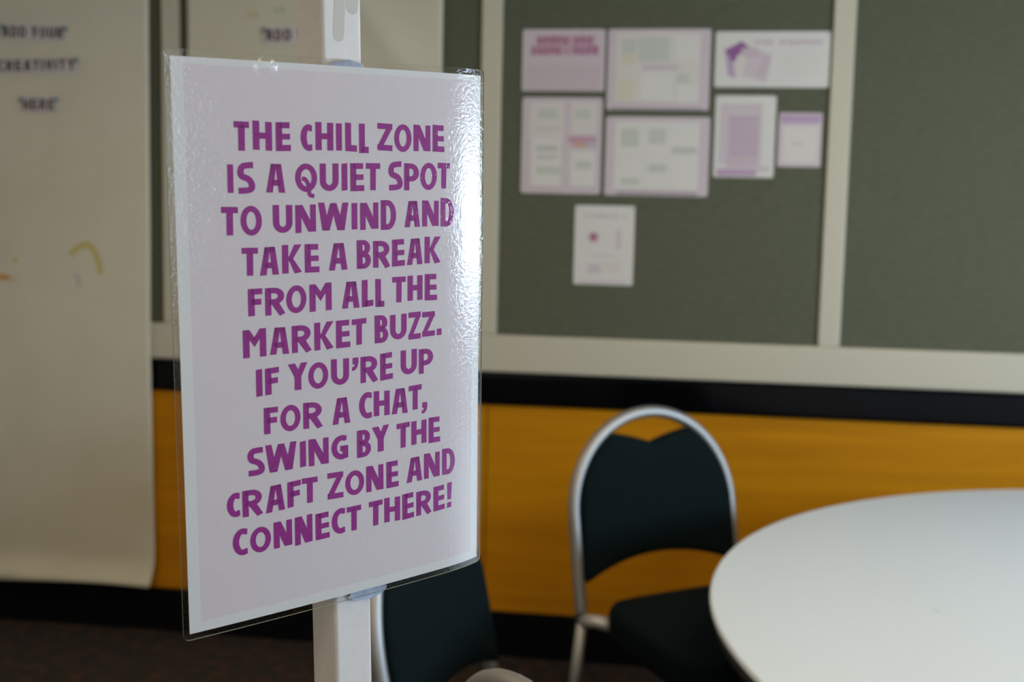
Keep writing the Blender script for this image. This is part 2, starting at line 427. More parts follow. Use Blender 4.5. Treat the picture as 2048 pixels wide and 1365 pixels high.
# ------------------------------------------------------------------ the laminated sign on its post
SW, SL = .2794, .4318
PH0, KC, KE, LEAN_X, LEAN_Y = 0.68354, 0.09094, 0.25, -0.0089, -0.06098
_n = 240
_us = [-.05 + 1.1 * i / _n for i in range(_n + 1)]
_X, _Z, _PH = [0.0], [0.0], []
for i, u in enumerate(_us):
    _PH.append(PH0 + KC * (u - .5) + KE * min(max((u - .8) / .2, 0), 1.3) ** 2)
for i in range(_n):
    _X.append(_X[-1] + (math.cos(_PH[i]) + math.cos(_PH[i + 1])) / 2 * SW * 1.1 / _n)
    _Z.append(_Z[-1] + (math.sin(_PH[i]) + math.sin(_PH[i + 1])) / 2 * SW * 1.1 / _n)
def _interp(A, u):
    t = (u + .05) / 1.1 * _n; i = min(max(int(t), 0), _n - 1); return A[i] + (A[i + 1] - A[i]) * (t - i)
_X0, _Z0 = _interp(_X, 0), _interp(_Z, 0)
_ul = math.sqrt(LEAN_X ** 2 + LEAN_Y ** 2 + 1)
UPV = Vector((LEAN_X, LEAN_Y, 1)) / _ul
def S(u, v, off=0.0):
    """point of the curved sheet in the sign's own frame; u across, v down (fractions of the paper), off = towards the reader"""
    X, Z, ph = _interp(_X, u) - _X0, _interp(_Z, u) - _Z0, _interp(_PH, u)
    P = X * Vector((1, 0, -UPV.x)) + Z * Vector((0, 1, -UPV.y)) + (.5 - v) * SL * UPV
    return P + off * Vector((math.sin(ph), -math.cos(ph), -.05)).normalized()

sign = empty('sign', CAM + -0.24353 * RT + 0.83881 * FW + Vector((0, 0, -0.10411)), YAW)
tag(sign, 'laminated pale lilac sign with purple capitals reading THE CHILL ZONE, stuck to a white post', 'sign')

def grid_shell(name, us, vs, off_f, off_b, mats, parent, cellmat=None, inside=None, bumpf=None, rim=None, warp=None):
    verts, faces, fm = [], [], []
    nu, nv = len(us), len(vs)
    for off in (off_f, off_b):
        for v in vs:
            for u in us:
                o = off + (bumpf(u, v) if (bumpf and off == off_f) else 0)
                verts.append(S(*(warp(u, v) if warp else (u, v)), o))
    B = nu * nv
    ok = lambda i, j: 0 <= i < nu - 1 and 0 <= j < nv - 1 and (inside is None or inside((us[i] + us[i + 1]) / 2, (vs[j] + vs[j + 1]) / 2))
    for j in range(nv - 1):
        for i in range(nu - 1):
            if not ok(i, j): continue
            q = (j * nu + i, (j + 1) * nu + i, (j + 1) * nu + i + 1, j * nu + i + 1)
            faces.append(q); fm.append(cellmat((us[i] + us[i + 1]) / 2, (vs[j] + vs[j + 1]) / 2) if cellmat else 0)
            faces.append(tuple(B + k for k in q[::-1])); fm.append(0)
            rm = rim if rim is not None else 0
            for (di, dj, p, r) in ((-1, 0, q[0], q[1]), (1, 0, q[2], q[3]), (0, -1, q[3], q[0]), (0, 1, q[1], q[2])):
                if not ok(i + di, j + dj):
                    faces.append((p, p + B, r + B, r)); fm.append(rm)
    return link(name, verts, faces, mats, parent, fm, smooth=False)

def lin(a, b, n): return [a + (b - a) * i / n for i in range(n + 1)]
mu, mt, mb = .0092 / SW, .0050 / SL, .0080 / SL
pus = [0] + lin(mu, 1 - mu, 40) + [1]; pvs = [0] + lin(mt, 1 - mb, 50) + [1]
paper = grid_shell('paper', pus, pvs, .0002, -.0002, [M['sheetwhite'], M['sheetpink']], sign,
                   cellmat=lambda u, v: 1 if (mu < u < 1 - mu and mt < v < 1 - mb) else 0)

LETTERS = "T522,551,122,214 H689,544,156,215 E860,549,125,216 C1055,552,99,203 H1212,539,157,215 I1341,543,52,210 L1450,543,106,221 L1568,550,89,231 Z1767,536,143,216 O1942,542,170,223 N2133,540,171,214 E2303,539,123,220 I426,862,46,209 S549,857,140,231 A789,861,158,216 Q1048,858,189,218 U1250,855,167,214 I1387,853,52,212 E1504,855,128,221 T1652,852,135,216 S1867,846,139,231 P2028,856,149,220 O2201,852,171,226 T2361,847,130,214 T412,1175,132,212 O583,1176,173,224 U842,1169,165,213 N1038,1172,178,215 W1284,1161,273,218 I1475,1164,53,210 N1614,1167,173,216 D1798,1162,149,242 A2034,1160,157,216 N2221,1161,172,216 D2399,1155,143,240 T565,1484,132,212 A723,1486,158,215 K914,1479,168,221 E1088,1482,128,223 A1321,1480,169,215 B1560,1473,134,232 R1730,1479,165,218 E1895,1475,127,222 A2059,1473,159,218 K2244,1467,167,224 F600,1795,118,209 R765,1799,168,213 O946,1795,175,219 M1159,1793,198,221 A1433,1794,164,216 L1592,1790,108,221 L1710,1797,86,230 T1899,1782,134,214 H2062,1777,153,211 E2227,1783,130,225 M587,2109,192,220 A794,2110,164,212 R986,2110,172,215 K1184,2105,174,222 E1359,2106,131,225 T1509,2101,138,214 B1724,2098,133,232 U1892,2094,166,211 Z2057,2098,126,231 Z2202,2097,133,212 .2315,2175,52,56 I617,2423,52,213 F725,2420,118,210 Y947,2409,170,216 O1128,2421,180,215 U1327,2413,167,214 ~1467,2365,64,107 R1603,2421,169,218 E1772,2416,125,227 U1997,2404,166,211 P2176,2415,151,214 F709,2732,121,211 O876,2735,176,213 R1075,2738,174,212 A1334,2737,167,217 C1563,2723,122,224 H1723,2723,158,212 A1903,2729,164,217 T2063,2718,134,213 ;2158,2822,62,98 S574,3042,143,223 W789,3039,271,225 I980,3044,53,211 N1121,3047,182,222 G1316,3042,156,205 B1546,3042,136,232 Y1710,3026,169,220 T1938,3031,134,216 H2102,3027,160,207 E2267,3032,126,226 C379,3360,106,195 R539,3367,171,212 A731,3366,166,215 F896,3358,119,211 T1037,3352,141,210 Z1271,3354,147,222 O1454,3363,181,211 N1650,3358,170,223 E1827,3355,124,230 A2054,3352,164,217 N2240,3346,170,225 D2424,3341,145,236 C426,3667,122,218 O598,3679,177,209 N791,3671,161,217 N975,3673,158,236 E1147,3674,130,223 C1294,3665,125,219 T1444,3667,138,211 T1657,3664,136,215 H1823,3662,161,214 E1988,3665,124,227 R2155,3666,163,216 E2320,3658,125,224 !2433,3652,61,228"
lv, lf = [], []
for it in LETTERS.split(' '):
    c = it[0]; cx, cy, w_, h_ = [float(q) * 1e-4 for q in it[1:].split(',')]
    a = min(.0054 / w_, 1.0); b = .0046 / h_
    if c in 'I.': a = 1
    jig = random.uniform(-.03, .03)
    polys = subdiv_quads(glyph(c, a, b), w_, h_)
    for p in polys:
        k = len(lv)
        for (x, y) in p:
            lv.append(S((cx + (x - .5) * w_) / SW, (cy - (y - .5 + jig * (x - .5)) * h_) / SL, .00036))
        lf.append(tuple(range(k, k + len(p))))
link('printed_lettering', lv, lf, M['purple'], paper)

# clear laminate pouch with a crinkle at its upper edge
mgu, mgv = .0050 / SW, .0050 / SL
rc = .0052
ru, rv = rc / SW, rc / SL
fus = lin(-mgu, -mgu + ru, 10)[:-1] + lin(-mgu + ru, 1 + mgu - ru, 140) + lin(1 + mgu - ru, 1 + mgu, 10)[1:]
fvs = lin(-mgv, -mgv + rv, 10)[:-1] + lin(-mgv + rv, 1 + mgv - rv, 190) + lin(1 + mgv - rv, 1 + mgv, 10)[1:]
def round_corners(u, v):
    """pull the rows near the top and bottom in so that the pouch has rounded corners"""
    d = max(-mgv + rv - v, v - (1 + mgv - rv), 0) / rv
    k = rc - rc * math.sqrt(max(1 - min(d, 1) ** 2, 0))
    half = SW / 2 + mgu * SW
    return .5 + (u - .5) * (half - k) / half, v
def crinkle(u, v):
    x, y = u * SW - .0735, v * SL - .0030
    return .0046 * (1 + .18 * math.sin(x * 1500) * math.sin(y * 1300 + 1)) * math.exp(-((x * .8 + y * .5) ** 2 + (y * 1.0 - x * .35) ** 2) / (2 * .0036 ** 2))
pouch = grid_shell('laminate_pouch', fus, fvs, .0006, -.0005, [M['film'], M['filmedge']], sign, warp=round_corners, bumpf=crinkle, rim=1)
for p in pouch.data.polygons: p.use_smooth = True
pouch.data.set_sharp_from_angle(angle=math.radians(35))
def blob(name, cu, cv, ru, rv, t, parent, seed):
    rnd = random.Random(seed); verts = [S(cu, cv, -.0007)], []
    n = 22; vs = [S(cu, cv, -.0008)]; fs = []
    rr = [1 + rnd.uniform(-.12, .12) for _ in range(n)]
    for (sc, o) in ((.6, -.0008), (1, -.0012), (1.03, -t * .5), (.95, -t)):
        for k in range(n):
            an = 2 * math.pi * k / n
            vs.append(S(cu + ru * sc * rr[k] * math.cos(an), cv + rv * sc * rr[k] * math.sin(an), o))
    for k in range(n): fs.append((0, 1 + (k + 1) % n, 1 + k))
    for j in range(3):
        for k in range(n):
            a, b = 1 + j * n + k, 1 + j * n + (k + 1) % n
            fs.append((a, b, b + n, a + n))
    fs.append(tuple(1 + 3 * n + k for k in range(n))[::-1])
    return link(name, vs, fs, M['tack'], parent, smooth=True)
blob('putty', .512, .006, .062, .017, .0042, sign, 3)
blob('putty', .565, 1.004, .065, .016, .0018, sign, 5)

PX, PD, PLX, PLY, PPH, PW = -0.13420, 0.92761, -0.01813, -0.06050, 0.74802, 0.03709
post = empty('sign_post', CAM + (PX - PLX * 1.4) * RT + (PD - PLY * 1.4) * FW - Vector((0, 0, CAM.z)), YAW)
tag(post, 'white square metal post holding the purple lettered sign', 'post')
def post_ring(h, g=0.0, cut=None):
    t = Vector((math.cos(PPH), math.sin(PPH), 0)); nr = Vector((math.sin(PPH), -math.cos(PPH), 0))
    c = Vector((PLX * h, PLY * h, h)) - nr * PW / 2
    out = []; rad = .0032; hw_ = PW / 2 - rad
    for (sx, sy, a0) in ((1, 1, 0), (-1, 1, 90), (-1, -1, 180), (1, -1, 270)):
        for k in range(5):
            an = math.radians(a0 + 90 * k / 4)
            out.append(c + t * (sx * hw_ + rad * math.cos(an)) + nr * (sy * hw_ + rad * math.sin(an)))
    return out
vs, fs = [], []
hs = [.012, 2.02]
for h in hs: vs += post_ring(h)
n = 20
for k in range(n): fs.append((k, (k + 1) % n, n + (k + 1) % n, n + k))
fs.append(tuple(range(n))[::-1]); fs.append(tuple(range(n, 2 * n)))
pole = link('pole', vs, fs, M['post'], post)
bm = bmesh.new(); box(bm, -.14, .14, -.14, .14, 0, .014, .004); 
bmesh.ops.rotate(bm, cent=(0, 0, 0), matrix=Matrix.Rotation(PPH, 3, 'Z'), verts=bm.verts)
from_bm('base_plate', bm, M['steelbase'], post)
bm = bmesh.new(); lathe(bm, [(0, 0), (.018, 0), (.018, .012), (.012, .016), (0, .016)], 20)
for v in bm.verts: v.co += Vector((PLX * 2.02, PLY * 2.02, 2.018)) - Vector((math.sin(PPH), -math.cos(PPH), 0)) * PW / 2
from_bm('end_cap', bm, M['glide'], post)
# dried adhesive smears on the front face above the sign
def smear(x0, z0, x1, z1, wd):
    t = Vector((math.cos(PPH), math.sin(PPH), 0)); nr = Vector((math.sin(PPH), -math.cos(PPH), 0))
    pts = []
    d = Vector((x1 - x0, z1 - z0)); l = d.length; d /= l; pnt = Vector((-d.y, d.x))
    for k in range(9): an = math.pi * k / 8; pts.append(Vector((x0, z0)) + pnt * wd / 2 * math.cos(an) - d * wd / 2 * math.sin(an))
    for k in range(9): an = math.pi * k / 8; pts.append(Vector((x1, z1)) - pnt * wd / 2 * math.cos(an) + d * wd / 2 * math.sin(an))
    f = [Vector((PLX * p.y, PLY * p.y, p.y)) + t * p.x + nr * .0002 for p in pts]; bk = [q - nr * .0003 for q in f]
    m = len(pts); fs = [tuple(range(m)), tuple(range(m, 2 * m))[::-1]] + [(k, m + k, m + (k + 1) % m, (k + 1) % m) for k in range(m)]
    o = link('adhesive_smear', f + bk, fs, M['smear'], pole); o['label'] = 'dull beige smear'
smear(-0.00085, 1.62332, -0.00373, 1.58173, 0.01007)
smear(0.01182, 1.62525, 0.00947, 1.60458, 0.01108)

# ------------------------------------------------------------------ hanging papers with cut-out words and crayon marks
def paper_y(x, z, seed):
    base = -.024 - .010 * math.exp(-((z - .95) / .35) ** 2)
    wav = .006 * math.sin(x * 5.1 + seed * 1.7 + z * .8) + .004 * math.sin(z * 4.3 + x * 2.1 + seed) + .003 * math.sin(z * 17 + x * 3.0 + 1.3 * math.sin(x * 4 + seed)) * max(0, 1 - z / 1.0)
    curl = .055 * max(0, 1 - (z - .17) / .10) ** 2
    fold = .010 * math.exp(-(((x + 1.02) * .75 - (2.1 - z) * .62) / .05) ** 2) if seed == 2 else 0
    return base + wav * .55 - .006 - curl - fold

def hanging_paper(x0, x1, z0, z1, seed, label, right_shift=0.0):
    root = empty('hanging_paper', ((x0 + x1) / 2, 0, 0))
    tag(root, label, 'paper', 'long sheets of paper hanging over the back wall')
    nx, nz = 70, 150; ox = (x0 + x1) / 2; vs, fs = [], []
    for lay in (0, 1):
        for j in range(nz + 1):
            z = z0 + (z1 - z0) * j / nz
            for i in range(nx + 1):
                x = x0 + (x1 - x0) * i / nx
                zz = z + (.008 * math.sin(x * 6.3 + 1) - .004 if j == 0 else 0)
                xx = x + right_shift * max(0, 1 - z / 1.0) * (i / nx)
                vs.append((xx - ox, paper_y(x, z, seed) + .0006 * lay, zz))
    W_ = nx + 1; B = W_ * (nz + 1)
    for j in range(nz):
        for i in range(nx):
            q = (j * W_ + i, j * W_ + i + 1, (j + 1) * W_ + i + 1, (j + 1) * W_ + i)
            fs.append(q); fs.append(tuple(B + k for k in q[::-1]))
    for i in range(nx): fs.append((i, B + i, B + i + 1, i + 1)); k = nz * W_ + i; fs.append((k, k + 1, B + k + 1, B + k))
    for j in range(nz): k = j * W_; fs.append((k, k + W_, B + k + W_, B + k)); k += nx; fs.append((k, B + k, B + k + W_, k + W_))
    link('sheet', vs, fs, M['butcher'], root, smooth=True)
    return root, ox

pl, plx = hanging_paper(-2.93, -1.7385, .176, 2.62, 1, 'long cream paper sheet hanging at the far left over the wall panelling, with crayon marks', .008)
pm, pmx = hanging_paper(-1.606, -.757, .21, 2.62, 2, 'long cream paper sheet hanging behind the purple lettered sign')
boxobj('hanging_rail', (-2.95 - plx, -1.72 - plx, -.045, -.0165, 2.60, 2.63), M['trim'], pl)
boxobj('hanging_rail', (-1.62 - pmx, -.74 - pmx, -.045, -.0165, 2.60, 2.63), M['trim'], pm)

def crayon(polyline, wd, material, seed, parent, ox, label):
    P = [Vector(p) for p in smoothpath(polyline, 6)]; vs, fs = [], []
    for i, p in enumerate(P):
        d = (P[min(i + 1, len(P) - 1)] - P[max(i - 1, 0)]).normalized(); nn = Vector((-d.y, d.x)) * wd / 2 * (.75 + .25 * math.sin(i * 1.9))
        for s in (1, -1):
            q = p + nn * s; vs.append((q.x - ox, paper_y(q.x, q.y, seed) - .0007, q.y))
    for i in range(len(P) - 1): fs.append((2 * i, 2 * i + 1, 2 * i + 3, 2 * i + 2))
    o = link('crayon_mark', vs, fs, material, parent); o['label'] = label
crayon([(-2.36, 1.212), (-2.30, 1.215), (-2.262, 1.214), (-2.245, 1.211)], .026, M['orange'], 1, pl, plx, 'orange crayon stroke')
crayon([(-2.247, 1.212), (-2.218, 1.210)], .022, M['orangepale'], 1, pl, plx, 'faded orange crayon stroke')
crayon([(-2.228, 1.268), (-2.220, 1.280)], .026, M['yellow'], 1, pl, plx, 'yellow crayon dot')
crayon([(-2.022, 1.297), (-1.990, 1.325), (-1.955, 1.330), (-1.930, 1.300), (-1.918, 1.262), (-1.915, 1.235)], .028, M['yellow'], 1, pl, plx, 'yellow crayon arch')
crayon([(-2.005, 1.235), (-1.992, 1.212), (-1.996, 1.190)], .022, M['pinkcrayon'], 1, pl, plx, 'pale pink crayon smudge')
crayon([(-1.40, 2.085), (-1.36, 2.089)], .03, M['orangepale'], 2, pm, pmx, 'faint orange crayon smudge')
crayon([(-1.31, 2.098), (-1.27, 2.103)], .03, M['greencrayon'], 2, pm, pmx, 'faint green crayon smudge')

def word_slip(word, x0, x1, zc, h, seed, label, rot=0.0, tacks=True):
    xm = (x0 + x1) / 2; yb = min(paper_y(x, z, seed) for x in (x0, xm, x1) for z in (zc - h, zc, zc + h)) - .0045
    root = empty('word_slip', (xm, yb, zc)); root.rotation_euler = (0, rot, 0)
    tag(root, label, 'word', 'purple cut out words on the hanging papers')
    hw_ = (x1 - x0) / 2 + .008; hz = h * .72
    boxobj('slip', (-hw_, hw_, 0, .0008, -hz, hz), M['slip'], root)
    ws = word.split(' '); tot = sum(len(q) for q in ws) + .6 * (len(ws) - 1); xs = -(x1 - x0) / 2
    for q in ws:
        wd = (x1 - x0) * len(q) / tot
        polys = text_line(q, xs, -h / 2, h, width=wd); xs += wd + (x1 - x0) * .6 / tot
        vs, fs = [], []
        for p in polys:
            k = len(vs); vs += [(x, -.0010, z) for x, z in p]; fs.append(tuple(range(k, k + len(p))))
        link('lettering', vs, fs, M['ink'], root)
    for s in ((-1, 1) if tacks else (-1,)):
        bm = bmesh.new(); bmesh.ops.create_icosphere(bm, subdivisions=2, radius=.010)
        for v in bm.verts: v.co = Vector((v.co.x * 1.1 + s * (hw_ - .004), v.co.y * .16 - .0005, v.co.z + hz * .55))
        from_bm('putty', bm, M['tackdim'], root, True)
word_slip('ADD YOUR', -2.248, -2.030, 2.031, .036, 1, 'purple cut out words ADD YOUR on the left hanging paper', 0.03)
word_slip('CREATIVITY', -2.268, -1.992, 1.923, .036, 1, 'purple cut out word CREATIVITY on the left hanging paper', -0.02)
word_slip('HERE', -2.180, -2.066, 1.795, .038, 1, 'purple cut out word HERE on the left hanging paper')
word_slip('ADD YOUR', -1.336, -1.115, 2.022, .036, 2, 'purple cut out words half hidden by the white post, on the middle hanging paper')

# ------------------------------------------------------------------ notices pinned to the board
PC = {'w': (.66, .64, .60), 'lw': (.64, .60, .56), 'p': (.58, .50, .53), 'pp': (.54, .44, .48), 'm': (.38, .16, .25), 'd': (.26, .10, .27), 'g': (.50, .50, .47), 'y': (.62, .58, .46), 'gr': (.52, .54, .48),
      'or': (.55, .34, .24), 'bl': (.42, .44, .52), 'pk': (.50, .30, .38), 'dk': (.36, .30, .34), 'lav': (.46, .32, .46), 'ttl': (.50, .33, .40), 'mt': (.55, .48, .50)}
PCM = {k: mat('notice_' + k, v, .5, 0, .4) for k, v in PC.items()}
def notice(x0, z1, x1, z0, base, items, label, tacks=True):
    xm, zm = (x0 + x1) / 2, (z0 + z1) / 2; w_, h_ = x1 - x0, z1 - z0
    root = empty('notice', (xm, -.008, zm))
    tag(root, label, 'notice', 'notices on the green pin board')
    keys = [base]; vs, fs, fm = [], [], []
    def poly(pts, key, lift):
        if key not in keys: keys.append(key)
        k = len(vs); vs.extend([((p[0] - .5) * w_, -lift, (.5 - p[1]) * h_) for p in pts]); fs.append(tuple(range(k, k + len(pts)))); fm.append(keys.index(key))
    rr = .03
    outl = []
    for (cx, cy, a0) in ((1 - rr, rr, -90), (1 - rr, 1 - rr, 0), (rr, 1 - rr, 90), (rr, rr, 180)):
        for k in range(4):
            an = math.radians(a0 + 30 * k); outl.append((cx + rr * math.cos(an), cy + rr * math.sin(an)))
    poly(outl, base, .0008); poly(outl[::-1], base, 0)
    m = len(outl)
    for k in range(m): fs.append((k, (k + 1) % m, m + (m - 1 - (k + 1) % m), m + (m - 1 - k))); fm.append(0)
    lift = .0010
    for it in items:
        if len(it) == 5: poly([(it[0], it[1]), (it[0], it[3]), (it[2], it[3]), (it[2], it[1])], it[4], lift)
        else: poly(it[0], it[1], lift)
        lift += .00003
    link('sheet', vs, fs, [PCM[k] for k in keys], root, fm)
    if tacks:
        for s in (0, 1):
            bm = bmesh.new(); bmesh.ops.create_icosphere(bm, subdivisions=2, radius=.007)
            for v in bm.verts: v.co = Vector((v.co.x + (s - .5) * (w_ - .020), v.co.y * .22 + .0005, v.co.z + h_ / 2 - .010))
            from_bm('putty', bm, M['tack'], root, True)
    return root
def words(x0, x1, y0, y1, n, key, seed):
    r_ = random.Random(seed); out = []; x = x0; st = (x1 - x0) / n
    for i in range(n):
        if r_.random() > .06:
            out.append((x0 + st * i, y0 + (y1 - y0) * r_.uniform(0, .18), x0 + st * (i + r_.uniform(.6, .85)), y1 - (y1 - y0) * r_.uniform(0, .15), key))
    return out
n1 = [(.16, .10, .88, .25, 'ttl'), (.10, .26, .93, .42, 'ttl')] + words(.18, .86, .10, .25, 9, 'm', 1) + words(.11, .92, .26, .42, 11, 'm', 2) + [(.06, .60, .95, .66, 'mt'), (.06, .56, .95, .985, 'pp')]
n1 += [(.08, y, .93, y + .03, 'mt') for y in (.60, .70, .80, .88)] + [(.08, .58, .92, .63, 'mt')]
notice(-.503, 2.043, -.243, 1.853, 'p', n1, 'pink notice with a purple two line title, top left on the board')
n2 = [(.10, .05, .52, .44, 'lw'), (.62, .05, .93, .38, 'lw'), (.12, .42, .50, .92, 'w'), (.62, .55, .93, .92, 'w'), (.58, .40, .94, .47, 'pk'), (.64, .46, .82, .51, 'or'), (.82, .46, .94, .50, 'bl'),
      (.18, .32, .48, .34, 'g'), (.18, .50, .46, .56, 'g'), (.20, .60, .44, .64, 'g'), (.2, .72, .52, .80, 'gr'), (.66, .12, .86, .22, 'gr'), (.2, .12, .44, .22, 'gr'), (.68, .66, .88, .74, 'gr'), (.15, .955, .5, .98, 'mt')]
notice(-.499, 1.833, -.246, 1.533, 'p', n2, 'tall pink notice with pale boxes and one small rainbow picture, below the titled notice')
n3 = [(.08, .04, .90, .90, 'lw'), (.30, .10, .60, .40, 'gr'), (.14, .12, .28, .36, 'gr'), (.15, .30, .28, .44, 'y'), (.10, .62, .26, .90, 'y'), (.34, .44, .70, .50, 'mt'), (.66, .08, .88, .38, 'w'), (.34, .54, .64, .86, 'w'), (.68, .54, .80, .66, 'gr'), (.70, .70, .9, .9, 'w'), (.05, .97, .95, 1.0, 'dk')]
notice(-.234, 2.044, .082, 1.796, 'p', n3, 'wide pale notice with soft pictures and a yellowish left side, top middle')
n4 = [(.09, .06, .90, .92, 'w'), (.15, .15, .32, .38, 'gr'), (.42, .15, .58, .34, 'gr'), (.68, .12, .86, .30, 'w'), (.64, .38, .88, .46, 'g'), (.38, .06, .395, .92, 'lw'), (.62, .06, .635, .92, 'lw'), (.09, .48, .62, .50, 'lw'), (.16, .78, .34, .86, 'gr'), (.42, .6, .6, .7, 'gr'), (.12, .95, .90, .99, 'dk')]
notice(-.233, 1.776, .089, 1.531, 'p', n4, 'wide pale notice divided into six faint boxes, below the yellowish notice')
n5 = [([(.06, .25), (.13, .80), (.46, .86), (.36, .22)], 'lw'), ([(.08, .34), (.23, .17), (.30, .30), (.20, .42), (.15, .62), (.18, .82), (.12, .80)], 'd'), ([(.08, .34), (.12, .80), (.19, .84), (.16, .55)], 'lav'),
      ([(.31, .28), (.50, .40), (.46, .92), (.24, .80)], 'p'), ([(.42, .42), (.49, .46), (.43, .88), (.37, .78)], 'pp'), ([(.22, .30), (.36, .30), (.40, .44), (.26, .48)], 'pp')]
n5 += words(.34, .94, .14, .24, 14, 'pp', 5) + [(.56, y, .92, y + .03, 'lw') for y in (.40, .50, .60, .70)]
notice(.096, 2.036, .440, 1.868, 'w', n5, 'wide white notice with rounded corners and a purple card drawing, top right')
n6 = [(.08, .10, .92, .93, 'p'), (.22, .24, .74, .86, 'pp')] + words(.18, .82, .10, .16, 8, 'mt', 9) + [(.25, .265 + .072 * i, .72, .292 + .072 * i, 'lav') for i in range(7)] + [(.06, .90, .72, .985, 'lav'), (.06, .84, .20, .89, 'w'), (.78, .1, .96, .86, 'w')]
notice(.103, 1.843, .287, 1.593, 'w', n6, 'portrait notice with a column of purple bars, lower right on the board')
n7 = [(.10, .24, .90, .92, 'lw'), (.02, .04, .98, .13, 'lav'), (.05, .10, .95, .19, 'lav'), (.3, .55, .6, .6, 'p')]
notice(.297, 1.792, .427, 1.628, 'p', n7, 'smallest notice, pink with a purple header strip, beside the column notice')
star = [(.32 + .10 * (1 if k % 2 == 0 else .62) * math.cos(math.pi * k / 7), .40 + .075 * (1 if k % 2 == 0 else .62) * math.sin(math.pi * k / 7)) for k in range(14)][::-1]
n8 = words(.18, .86, .10, .16, 12, 'mt', 12) + [(star, 'm'), (.70, .30, .78, .54, 'p'), (.30, .62, .70, .64, 'p'), (.24, .74, .46, .86, 'p'), (.5, .7, .8, .84, 'lw'), (.12, .955, .86, .985, 'p')]
notice(-.323, 1.498, -.134, 1.247, 'w', n8, 'white portrait notice with a purple rosette, alone at the bottom of the board')

# ------------------------------------------------------------------ round table
TX, TY, TR, TZ = 1.252, -1.526, 1.166, .74
tb = empty('round_table', (TX, TY, 0))
tag(tb, 'large round white topped table at the right, in front of the chairs', 'table')
bm = bmesh.new()
lathe(bm, [(0, TZ), (TR - .006, TZ), (TR - .002, TZ - .001), (TR, TZ - .005), (TR, TZ - .009), (TR - .003, TZ - .012), (0, TZ - .012)], 180)
o = from_bm('table_top', bm, M['tabletop'], tb)
bm = bmesh.new(); lathe(bm, [(TR - .25, TZ - .012), (TR - .004, TZ - .012), (TR - .002, TZ - .020), (TR - .006, TZ - .034), (TR - .25, TZ - .034)], 180)
from_bm('table_edge', bm, M['tableedge'], tb)
bm = bmesh.new(); lathe(bm, [(0, TZ - .012), (TR - .25, TZ - .012), (TR - .25, TZ - .03), (0, TZ - .03)][::1], 96)
from_bm('underside', bm, M['tableedge'], tb)
for k in range(4):
    an = math.radians(45 + 90 * k); c, s = math.cos(an), math.sin(an)
    bm = bmesh.new(); tube(bm, [(.55 * c, .55 * s, TZ - .03), (.60 * c, .60 * s, .40), (.66 * c, .66 * s, 0.0)], .016)
    from_bm('leg', bm, M['tableleg'], tb, True)
bm = bmesh.new(); 
tube(bm, [(.585 * math.cos(math.radians(45 + 90 * k)), .585 * math.sin(math.radians(45 + 90 * k)), .5) for k in range(4)], .010, closed=True)
from_bm('brace', bm, M['tableleg'], tb)
bm = bmesh.new(); lathe(bm, [(0, .0003), (.008, .0003), (.0085, 0)], 20)
o = from_bm('mark', bm, M['stain'], tb); o.location = (-0.7515, 0.0174, TZ); o['label'] = 'small faint greenish mark'

